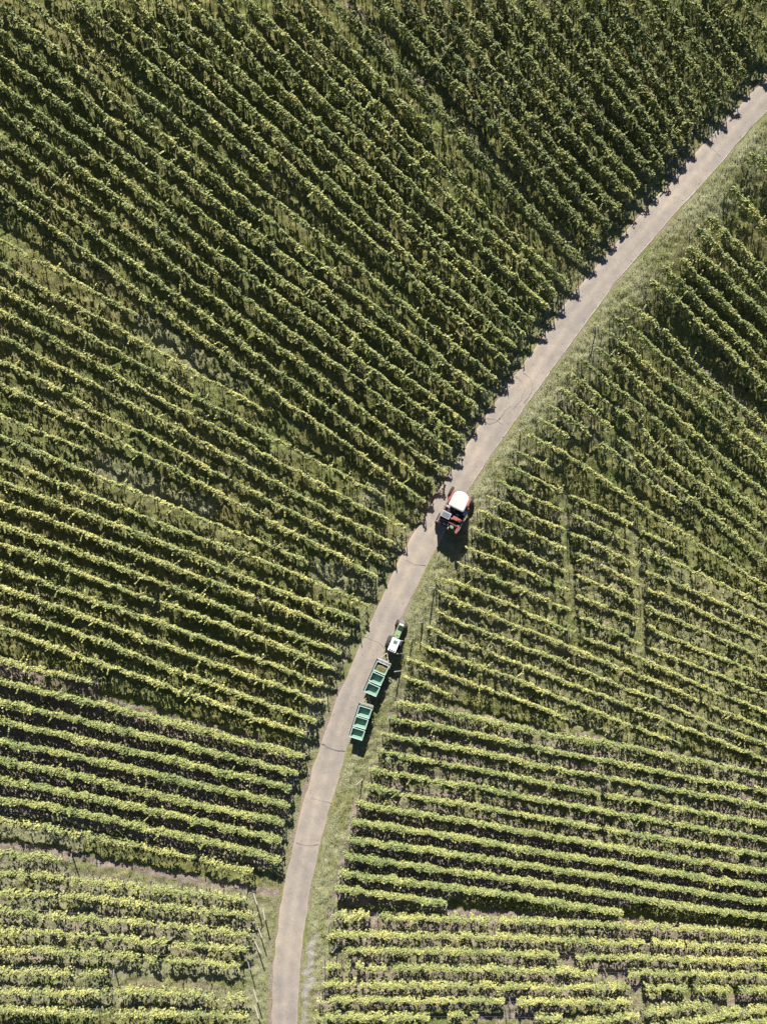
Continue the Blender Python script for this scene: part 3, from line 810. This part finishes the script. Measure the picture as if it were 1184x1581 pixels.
def wheel(parent, x, y, R_, w, rimmat, z=None):
    """axle along local X"""
    z = R_ if z is None else z
    mb = MB(); h = w / 2
    mb.lathe([(-h * .8, R_ * .58), (-h, R_ * .72), (-h * .95, R_ * .9), (-h * .6, R_ * .97), (0, R_ * .985), (h * .6, R_ * .97), (h * .95, R_ * .9), (h, R_ * .72), (h * .8, R_ * .58), (-h * .8, R_ * .58)], 30)
    nl = int(14 + R_ * 12)
    for k in range(nl):
        a_ = 2 * math.pi * k / nl
        for sgn in (-1, 1):
            aa = a_ + sgn * .08
            M = Matrix.Rotation(aa, 3, 'X') @ Matrix.Rotation(sgn * .5, 3, 'Z')
            c_ = Matrix.Rotation(aa, 3, 'X') @ Vector((sgn * h * .48, 0, R_ * .985))
            mb.box(c_, (h * .9, R_ * .07, R_ * .06), 0, M)
    wo = mb.build('wheel', black, parent, (x, y, z)); wo.data.materials[0] = rubber
    r = MB(); r.lathe([(-h * .7, R_ * .60), (-h * .35, R_ * .5), (-h * .3, R_ * .2), (-h * .5, R_ * .12), (-h * .5, .001), (h * .5, .001), (h * .5, R_ * .12), (h * .3, R_ * .2), (h * .35, R_ * .5), (h * .7, R_ * .60)], 24)
    for k in range(6):
        a_ = k * math.pi / 3
        for sx in (-1, 1): r.cyl((sx * h * .3, math.cos(a_) * R_ * .16, math.sin(a_) * R_ * .16), (sx * h * .56, math.cos(a_) * R_ * .16, math.sin(a_) * R_ * .16), .018, n=6)
    r.build('rim', rimmat, wo)
    return wo

def w0(px, py, z=0.0):
    s_ = (H - z) / H
    return ((px - 592) / PPM * s_, (790.5 - py) / PPM * s_)
def heading(vx, vy): return math.atan2(-vx, vy)   # rotation that turns local +Y onto (vx, vy)

# ---- grape harvester
hx, hy = w0(700, 792, 1.5)
RZ = heading(.447, .894)
hv = empty('grape_harvester', (hx, hy, float(terrain(hx, hy)) + .02), RZ)
tag(hv, 'tall red grape harvester with rounded cream cab roof standing half on the road', 'harvester')
for (x, y) in ((-1.14, 1.85), (1.14, 1.85)): wheel(hv, x, y, .56, .30, redd)
for (x, y) in ((-1.05, -1.15), (1.05, -1.15)): wheel(hv, x, y, .58, .36, redd)
for sx in (-1, 1):
    mb = MB(); mb.box((sx * 1.07, -.2, 1.72), (.13, 2.6, 1.2), .04); mb.box((sx * .98, .95, 1.15), (.22, .9, .5), .04)
    mb.box((sx * 1.0, -.2, .98), (.26, 2.0, .35), .04)
    mb.build('side_body', red, hv)
    f = MB(); f.box((sx * .93, 1.58, 1.24), (.24, .9, .1), .04); f.box((sx * .93, 2.0, 1.10), (.22, .12, .3), .03, Matrix.Rotation(.5, 3, 'X'))
    f.box((sx * .88, 1.3, 1.5), (.16, .34, .5), .03)
    f.build('fender', red, hv)
    sp = MB(); sp.box((sx * 1.17, -.35, 2.38), (.05, 2.3, .06)); 
    for yy in (-1.4, -.6, .2, .75): sp.cyl((sx * 1.17, yy, 2.0), (sx * 1.17, yy, 2.42), .02, n=6)
    sp.build('guard_rail', lgrey, hv)
mb = MB(); mb.box((0, -.25, 2.28), (2.1, .16, .16), .02); mb.box((0, .72, 2.2), (2.0, .14, .2), .02); mb.box((-.05, -1.08, 2.62), (1.75, .09, .09), .015); mb.box((0, -1.62, 2.0), (1.9, .12, .18), .02)
mb.box((-.9, -1.08, 2.3), (.08, .08, .7)); mb.box((.82, -1.08, 2.3), (.08, .08, .7)); mb.box((-.05, -1.25, 2.5), (.06, .36, .06))
mb.build('cross_frame', redd, hv)
mb = MB(); mb.box((0, -.45, 1.90), (1.96, 2.3, .5), .03); mb.box((0, .1, 2.3), (1.5, .5, .3), .03)
mb.build('chassis_deck', black, hv)
mb = MB(); mb.box((-.70, -.55, 2.62), (.98, .66, .52), .04)
rb = mb.build('engine_radiator', lgrey, hv)
g = MB(); g.box((-.70, -.55, 2.885), (.76, .46, .02), .008)
for k in range(7): g.box((-.70, -.75 + k * .066, 2.90), (.74, .018, .02))
g.build('grille', grey, rb)
mb = MB(); mb.box((.30, -.46, 2.60), (.54, .36, .38), .05); mb.cyl((.55, -.42, 2.6), (.93, -.5, 2.6), .19, n=18); mb.box((.05, -.62, 2.56), (.3, .2, .25), .03)
mb.cyl((.78, -.36, 2.6), (.78, -.36, 2.88), .07, n=12)
mb.build('engine_block', red, hv)
mb = MB(); mb.cyl((.2, -.06, 2.52), (.5, -.12, 2.52), .13, n=18); mb.build('hydraulic_tank', pgreen, hv, smooth_=False)
mb = MB(); mb.cyl((.30, -1.38, 2.25), (.42, -1.38, 2.62), .17, .15, n=18); mb.build('filter_drum', pgreen, hv)
mb = MB(); mb.box((.98, -1.35, 2.35), (.24, .85, .34), .04, Matrix.Rotation(.12, 3, 'Z')); mb.box((.75, -1.62, 2.1), (.5, .12, .2), .03); mb.build('discharge_chute', red, hv)
mb = MB(); mb.box((-.55, -1.30, 2.30), (.62, .05, .05)); mb.box((-.55, -1.46, 2.30), (.62, .05, .05)); mb.box((-.84, -1.38, 2.3), (.05, .2, .05)); mb.box((-.26, -1.38, 2.3), (.05, .2, .05)); mb.build('ladder', lgrey, hv)
mb = MB(); mb.cyl((-1.15, -1.5, 2.0), (-1.05, -1.45, 2.25), .10, .12, n=14); mb.cyl((.1, -1.5, 2.2), (.1, -1.62, 2.45), .06, n=10); mb.cyl((.12, -1.72, 2.2), (.12, -1.68, 2.4), .05, n=10); mb.build('work_lamp', cream, hv)
mb = MB(); mb.cyl((-.2, .25, 2.4), (-.2, .25, 3.05), .045, n=12); mb.cyl((-.2, .25, 3.05), (-.16, .18, 3.15), .045, n=12); mb.build('exhaust', grey, hv)
mb = MB(); mb.box((.98, .45, 2.42), (.36, .5, .05), .02); mb.box((-.85, .32, 2.45), (.46, .2, .05), .02); mb.build('access_step', lgrey, hv)
cl_r = random.Random(9)
for nm_, mt_, cnt in (('hydraulic_valve', lgrey, 6), ('battery_box', black, 3), ('bracket', redd, 7), ('oil_filter', cream, 3)):
    for q in range(cnt):
        mb = MB(); x_ = cl_r.uniform(-.85, .85); y_ = cl_r.choice([cl_r.uniform(-1.5, -.8), cl_r.uniform(-.05, .4)]); d_ = (cl_r.uniform(.08, .26), cl_r.uniform(.06, .22), cl_r.uniform(.1, .25))
        if nm_ == 'oil_filter': mb.cyl((x_, y_, 2.15), (x_, y_, 2.15 + d_[2] * 1.4), .055, n=12)
        else: mb.box((x_, y_, 2.15 + d_[2] / 2), d_, .015, Matrix.Rotation(cl_r.uniform(-.15, .15), 3, 'Z'))
        mb.build(nm_, mt_, hv)
# hoses
mb = MB(); rr = random.Random(3)
for k in range(9):
    x0 = rr.uniform(-.1, .7); y0 = rr.uniform(-.9, .1)
    P = [Vector((x0, y0, 2.3)), Vector((x0 + rr.uniform(-.2, .2), y0 + rr.uniform(-.1, .1), 2.62)), Vector((x0 + rr.uniform(-.4, .4), y0 - rr.uniform(0, .4), 2.5)), Vector((x0 + rr.uniform(-.4, .4), y0 - .4, 2.25))]
    for a_, b_ in zip(P, P[1:]): mb.cyl(a_, b_, .022, n=6)
mb.build('hydraulic_hose', black, hv)
cab = MB(); cab.box((-.12, 1.2, 2.55), (1.25, 1.45, 1.35), .10, None, (1.08, 1.05)); co = cab.build('cab', glass, hv)
mb = MB()
for sx in (-.70, .46):
    for yy in (.5, 1.88): mb.cyl((sx, yy, 1.9), (sx * 1.02, yy, 3.24), .035, n=8)
mb.build('pillar', red, co)
pts = []
Wr, Lb, Lf = .84, .38, 2.12
pts += [(-.13 - Wr + .12, Lb), (-.13 + Wr - .12, Lb), (-.13 + Wr, Lb + .12)]
for k in range(13):
    a_ = math.pi * k / 12; pts.append((-.13 + Wr * .99 * math.cos(a_) , 1.50 + .72 * math.sin(a_) ** .85))
pts.append((-.13 - Wr, Lb + .12))
bm_ = MB(); bm_.prism(pts, 3.22, 3.34, 1.0, (-.13, 1.25)); bm_.prism([(x, y) for x, y in pts], 3.345, 3.43, .86, (-.13, 1.25))
ro = bm_.build('roof', cream, hv)
bv = ro.modifiers.new('bev', 'BEVEL'); bv.width = .035; bv.segments = 3; bv.limit_method = 'ANGLE'
mb = MB()
for sx in (-1, 1):
    mb.cyl((sx * .62 - .12, 1.95, 3.0), (sx * 1.05 - .12, 2.0, 3.0), .018, n=6); mb.box((sx * 1.12 - .12, 2.0, 2.85), (.2, .05, .38), .02)
mb.build('mirror', black, hv)

# ---- tractor
TX, TY = w0(608, 994.5, 1.6); RT = heading(.386, .922)
tr = empty('tractor', (TX, TY, float(terrain(TX, TY)) + .02), RT)
tag(tr, 'narrow pale green tractor with white cab roof parked on the right verge', 'tractor')
for x in (-.56, .56): wheel(tr, x, -.1, .58, .34, lgrey)
for x in (-.45, .45): wheel(tr, x, 1.95, .36, .24, lgrey)
mb = MB(); mb.box((0, .9, .62), (.42, 2.4, .34), .04); mb.box((0, -.3, .6), (.6, .7, .4), .05); mb.cyl((-.45, 1.95, .36), (.45, 1.95, .36), .06, n=10); mb.cyl((-.5, -.1, .58), (.5, -.1, .58), .09, n=12)
mb.build('chassis', dgreen, tr)
mb = MB(); mb.box((0, 1.35, 1.06), (.60, 1.35, .58), .07, None, (.94, 1)); ho = mb.build('hood', pgreen, tr)
mb = MB(); mb.box((0, 1.72, 1.362), (.48, .52, .03), .012); mb.build('intake_screen', black, ho)
mb = MB(); mb.box((0, .93, 1.358), (.30, .05, .02)); mb.box((0, .80, 1.358), (.22, .04, .02)); mb.build('vent', dgreen, ho)
mb = MB(); mb.box((0, 2.07, 1.02), (.46, .10, .5), .03); mb.build('grille', cream, tr)
mb = MB(); mb.box((0, 2.32, .62), (.42, .26, .3), .05); mb.box((0, 2.5, .7), (.16, .2, .12), .02); mb.build('front_weight', grey, tr)
for sx in (-1, 1):
    mb = MB()
    for k in range(7):
        a_ = math.radians(15 + k * 25); r_ = .66
        mb.box((sx * .56, -.1 + r_ * math.cos(a_) * -1, .58 + r_ * math.sin(a_)), (.30, .3, .035), .01, Matrix.Rotation(math.radians(90) - a_ if False else (a_ - math.pi / 2) * -1, 3, 'X'))
    mb.build('fender', rubber, tr)
cab = MB(); cab.box((0, .02, 1.62), (.74, 1.15, 1.15), .05, None, (1.0, .95)); co = cab.build('cab', glass, tr)
mb = MB()
for sx in (-.37, .37):
    for yy in (-.52, .58): mb.cyl((sx, yy, 1.1), (sx, yy * .96, 2.2), .028, n=8)
mb.build('pillar', black, co)
mb = MB(); mb.box((0, 0, 2.26), (.88, 1.42, .13), .05, None, (.95, .97)); ro = mb.build('roof', white, tr)
mb = MB(); mb.box((.02, .33, 2.328), (.40, .38, .025), .01); mb.build('hatch', hatch, ro)
for k in range(3):
    mb = MB(); mb.cyl((-.22 + .22 * k, -.56, 2.31), (-.22 + .22 * k, -.56, 2.34), .082, n=16); mb.cyl((-.22 + .22 * k, -.56, 2.34), (-.22 + .22 * k, -.56, 2.35), .04, n=12); mb.build('roof_vent', black, ro)
for sx in (-1, 1):
    mb = MB(); mb.cyl((sx * .4, .6, 1.9), (sx * .66, .70, 1.9), .014, n=6); mb.box((sx * .72, .71, 1.84), (.14, .04, .26), .015); mb.build('mirror', grey, tr)
mb = MB(); mb.cyl((-.30, .86, 1.2), (-.30, .86, 2.0), .035, n=10); mb.build('exhaust', grey, tr)
mb = MB(); mb.box((-.08, .66, 1.36), (.2, .14, .1), .02); mb.box((.12, .67, 1.34), (.12, .1, .1), .02); mb.build('wiper_box', lgrey, tr)
mb = MB(); mb.box((0, -.75, .55), (.5, .25, .12), .02); mb.cyl((0, -.7, .5), (0, -1.0, .45), .05, n=8); mb.build('tow_hitch', redd, tr)

# ---- trailers and bins
rail1 = paint('pinkish_grey_rail', (.50, .42, .37), .6)
def trailer(c, hd, label, headmat, headh, length):
    x, y = c; z = float(terrain(x, y)) + .02
    t = empty('trailer', (x, y, z), hd); tag(t, label, 'trailer', 'flatbed trailers behind the tractor')
    mb = MB(); mb.box((0, 0, .72), (1.42, length, .08), .015)
    for sx in (-1, 1): mb.box((sx * .62, 0, .62), (.08, length * .98, .12), .01)
    for k in range(5): mb.box((0, -length * .42 + k * length * .21, .62), (1.3, .06, .1))
    mb.build('flatbed', grey, t)
    for sx in (-1, 1):
        for yy in (-length * .27 - .15, length * .27): wheel(t, sx * .60, yy, .30, .22, dgreen)
    mb = MB()
    for yy in (-length * .27 - .15, length * .27): mb.cyl((-.6, yy, .30), (.6, yy, .30), .04, n=8); mb.box((0, yy, .45), (.9, .1, .2), .01)
    mb.build('axle', black, t)
    f = length / 2
    mb = MB(); mb.cyl((-.42, f, .6), (0, f + .72, .5), .035, n=8); mb.cyl((.42, f, .6), (0, f + .72, .5), .035, n=8); mb.cyl((0, f + .7, .5), (0, f + .92, .48), .045, n=8)
    mb.cyl((.16, f + .25, .3), (.16, f + .25, .75), .035, n=8)
    mb.build('drawbar', rail1, t)
    mb = MB()
    mb.box((0, f - .03, .76 + headh), (1.5, .07, .07), .01); mb.box((0, f - .03, .76 + headh * .5), (1.44, .05, .08), .01)
    for sx in (-1, -.33, .33, 1): mb.box((sx * .70, f - .03, .76 + headh / 2), (.05, .05, headh))
    mb.box((.74, f - .24, .76 + headh), (.05, .42, .05), .01)
    mb.build('headboard', headmat, t)
    for sx in (-1, 1):
        mb = MB(); mb.box((sx * .725, 0, .84), (.035, length * .97, .10), .008); mb.build('side_rail', black, t)
    mb = MB()
    for sx in (-1, 1): mb.box((sx * .58, -f - .03, .60), (.16, .05, .10), .01)
    mb.build('tail_lamp', red, t)
    return t
def bin_box(c, hd, base, label, fill=False):
    t = empty('grape_bin', (c[0], c[1], base), hd); tag(t, label, 'bin', 'mint green grape bins on the trailers')
    W, Lh, hh = .645, .49, .80; w_, l_ = .50, .345
    bm = bmesh.new()
    def ring(a_, b_, z, r_=.06):
        v = []
        for cx, cy, st_ in ((a_ - r_, b_ - r_, 0), (-a_ + r_, b_ - r_, 1), (-a_ + r_, -b_ + r_, 2), (a_ - r_, -b_ + r_, 3)):
            for k in range(4):
                an = math.pi / 2 * (st_ + k / 3); v.append(bm.verts.new((cx + r_ * math.cos(an), cy + r_ * math.sin(an), z)))
        return v
    rs = [ring(w_, l_, .05), ring(W - .03, Lh - .03, hh - .05), ring(W + .03, Lh + .03, hh - .05), ring(W + .035, Lh + .035, hh), ring(W - .035, Lh - .035, hh + .005), ring(W - .05, Lh - .05, hh - .03), ring(w_ - .03, l_ - .03, .10)]
    for A_, B_ in zip(rs, rs[1:]):
        n = len(A_)
        for i in range(n): bm.faces.new((A_[i], A_[(i + 1) % n], B_[(i + 1) % n], B_[i]))
    bm.faces.new(rs[0][::-1]); bm.faces.new(rs[-1])
    mb = MB(); mb.bm.free(); mb.bm = bm; o = mb.build('tub', mint, t)
    mb = MB()
    for sx in (-1, 1): mb.box((0, sx * (Lh), hh + .006), (2 * W + .06, .05, .03), .01); mb.box((sx * (W), 0, hh + .004), (.05, 2 * Lh - .05, .03), .01)
    mb.build('rim', rimm, o)
    mb = MB()
    for sx in (-1, 1): mb.box((0, sx * .25, .03), (1.0, .14, .06), .01)
    mb.box((.45, 0, .03), (.12, .6, .055), .01); mb.box((-.45, 0, .03), (.12, .6, .055), .01)
    mb.build('pallet_foot', dgreen, t)
    return t
u1 = np.array([.397, .918]); u2 = np.array([.300, .954])
b1 = [w0(588.4, 1031.6, 1.55), w0(581.4, 1048.0, 1.55), w0(574.3, 1064.6, 1.55)]
b2 = [w0(562.3, 1099.5, 1.55), w0(556.8, 1116.0, 1.55), w0(551.6, 1133.0, 1.55)]
h1, h2 = heading(*u1), heading(*u2)
c1 = tuple(np.array(b1[1]) + u1 * .08); c2 = tuple(np.array(b2[1]) + u2 * .08)
rail1 = paint('pinkish_grey_rail', (.50, .42, .37), .6); rail2 = paint('weathered_plank', (.33, .32, .20), .8)
trailer(c1, h1, 'front flatbed trailer coupled to the tractor, its first bin filled with grapes', rail1, .72, 3.75)
trailer(c2, h2, 'rear flatbed trailer carrying three empty bins, last in the convoy', rail2, .55, 3.65)
z1 = float(terrain(*c1)) + .78; z2 = float(terrain(*c2)) + .78
labs = [('grape filled green bin nearest the tractor on the front trailer', b1[0], h1, z1), ('empty green bin in the middle of the front trailer', b1[1], h1, z1), ('empty green bin at the back end of the front trailer', b1[2], h1, z1),
        ('empty green bin beside the plank headboard of the rear trailer', b2[0], h2, z2), ('empty green bin in the middle of the rear trailer', b2[1], h2, z2), ('empty green bin at the tail of the rear trailer', b2[2], h2, z2)]
for l_, c_, hd, z_ in labs: bin_box(c_, hd + random.uniform(-.02, .02), z_, l_)
# heap of grapes in the first bin
gm_ = leaf_mat('white_grape', (.20, .16, .06), (.34, .28, .12), (.48, .41, .2), .1)
Vh = []; Fh = []
ico = bmesh.new(); bmesh.ops.create_icosphere(ico, subdivisions=1, radius=1.0); iv = [v.co.copy() for v in ico.verts]; ifc = [[v.index for v in f.verts] for f in ico.faces]; ico.free()
ch, sh = math.cos(h1), math.sin(h1)
for _ in range(900):
    x = random.uniform(-.56, .56); y = random.uniform(-.42, .38); z = .56 + .12 * (1 - (x / .6) ** 2) * (1 - ((y + .05) / .5) ** 2) - max(0, y - .1) * .35 - max(0, -x - .2) * .25 + random.uniform(-.03, .02)
    r_ = random.uniform(.022, .036); b_ = len(Vh)
    for v in iv: Vh.append((x * ch - y * sh + v.x * r_, x * sh + y * ch + v.y * r_, z + v.z * r_))
    Fh += [[b_ + q for q in f] for f in ifc]
# bed of grapes under the loose ones
gn = 10; b_ = len(Vh)
for i in range(gn + 1):
    for j in range(gn + 1):
        x = -.56 + 1.12 * i / gn; y = -.44 + .86 * j / gn; z = .55 + .12 * (1 - (x / .6) ** 2) * (1 - ((y + .05) / .5) ** 2) - max(0, y - .1) * .35 - max(0, -x - .2) * .25
        Vh.append((x * ch - y * sh, x * sh + y * ch, z - .02))
for i in range(gn):
    for j in range(gn):
        q = b_ + i * (gn + 1) + j; Fh += [[q, q + gn + 1, q + gn + 2], [q, q + gn + 2, q + 1]]
o = link('grape_heap', np_mesh('grape_heap', Vh, Fh, gm_), None, (b1[0][0], b1[0][1], z1)); tag(o, 'heap of yellow green grapes filling the foremost bin', 'grapes', kind='stuff')

# ------------------------------------------------------------------ camera, sun, sky
cam = bpy.data.cameras.new('camera'); co = bpy.data.objects.new('camera', cam); COL.objects.link(co)
co.location = (0, 0, H); co.rotation_euler = (0, 0, 0)
cam.sensor_fit = 'VERTICAL'; cam.sensor_height = 36.0; cam.lens = 18.0 / ((1581 / 2 / PPM) / H); cam.clip_end = 3000; cam.clip_start = 1
scn.camera = co
EL = math.radians(36.5); sdir = Vector((-.06, 1.0, 0)).normalized()
d = Vector((sdir.x * math.cos(EL), sdir.y * math.cos(EL), math.sin(EL)))
sun = bpy.data.lights.new('sun', 'SUN'); sun.energy = 5.0; sun.angle = math.radians(.5); sun.color = (1.0, .955, .89)
so = bpy.data.objects.new('sun', sun); COL.objects.link(so); so.rotation_euler = d.to_track_quat('Z', 'Y').to_euler(); so.location = (0, 0, 150)
w = bpy.data.worlds.new('World'); scn.world = w; w.use_nodes = True
nt = w.node_tree; bg = nt.nodes.get('Background') or nt.nodes.new('ShaderNodeBackground')
sky = nt.nodes.new('ShaderNodeTexSky'); sky.sky_type = 'NISHITA'; sky.sun_disc = False; sky.sun_elevation = EL; sky.air_density = .6; sky.dust_density = .3; sky.altitude = 300
sky.sun_rotation = math.atan2(sdir.x, sdir.y)
nt.links.new(sky.outputs[0], bg.inputs[0]); bg.inputs[1].default_value = .05
scn.view_settings.view_transform = 'Standard'; scn.view_settings.look = 'None'; scn.view_settings.exposure = .9; scn.view_settings.gamma = 1
scn.cycles.max_bounces = 6; scn.cycles.diffuse_bounces = 2; scn.cycles.transmission_bounces = 4
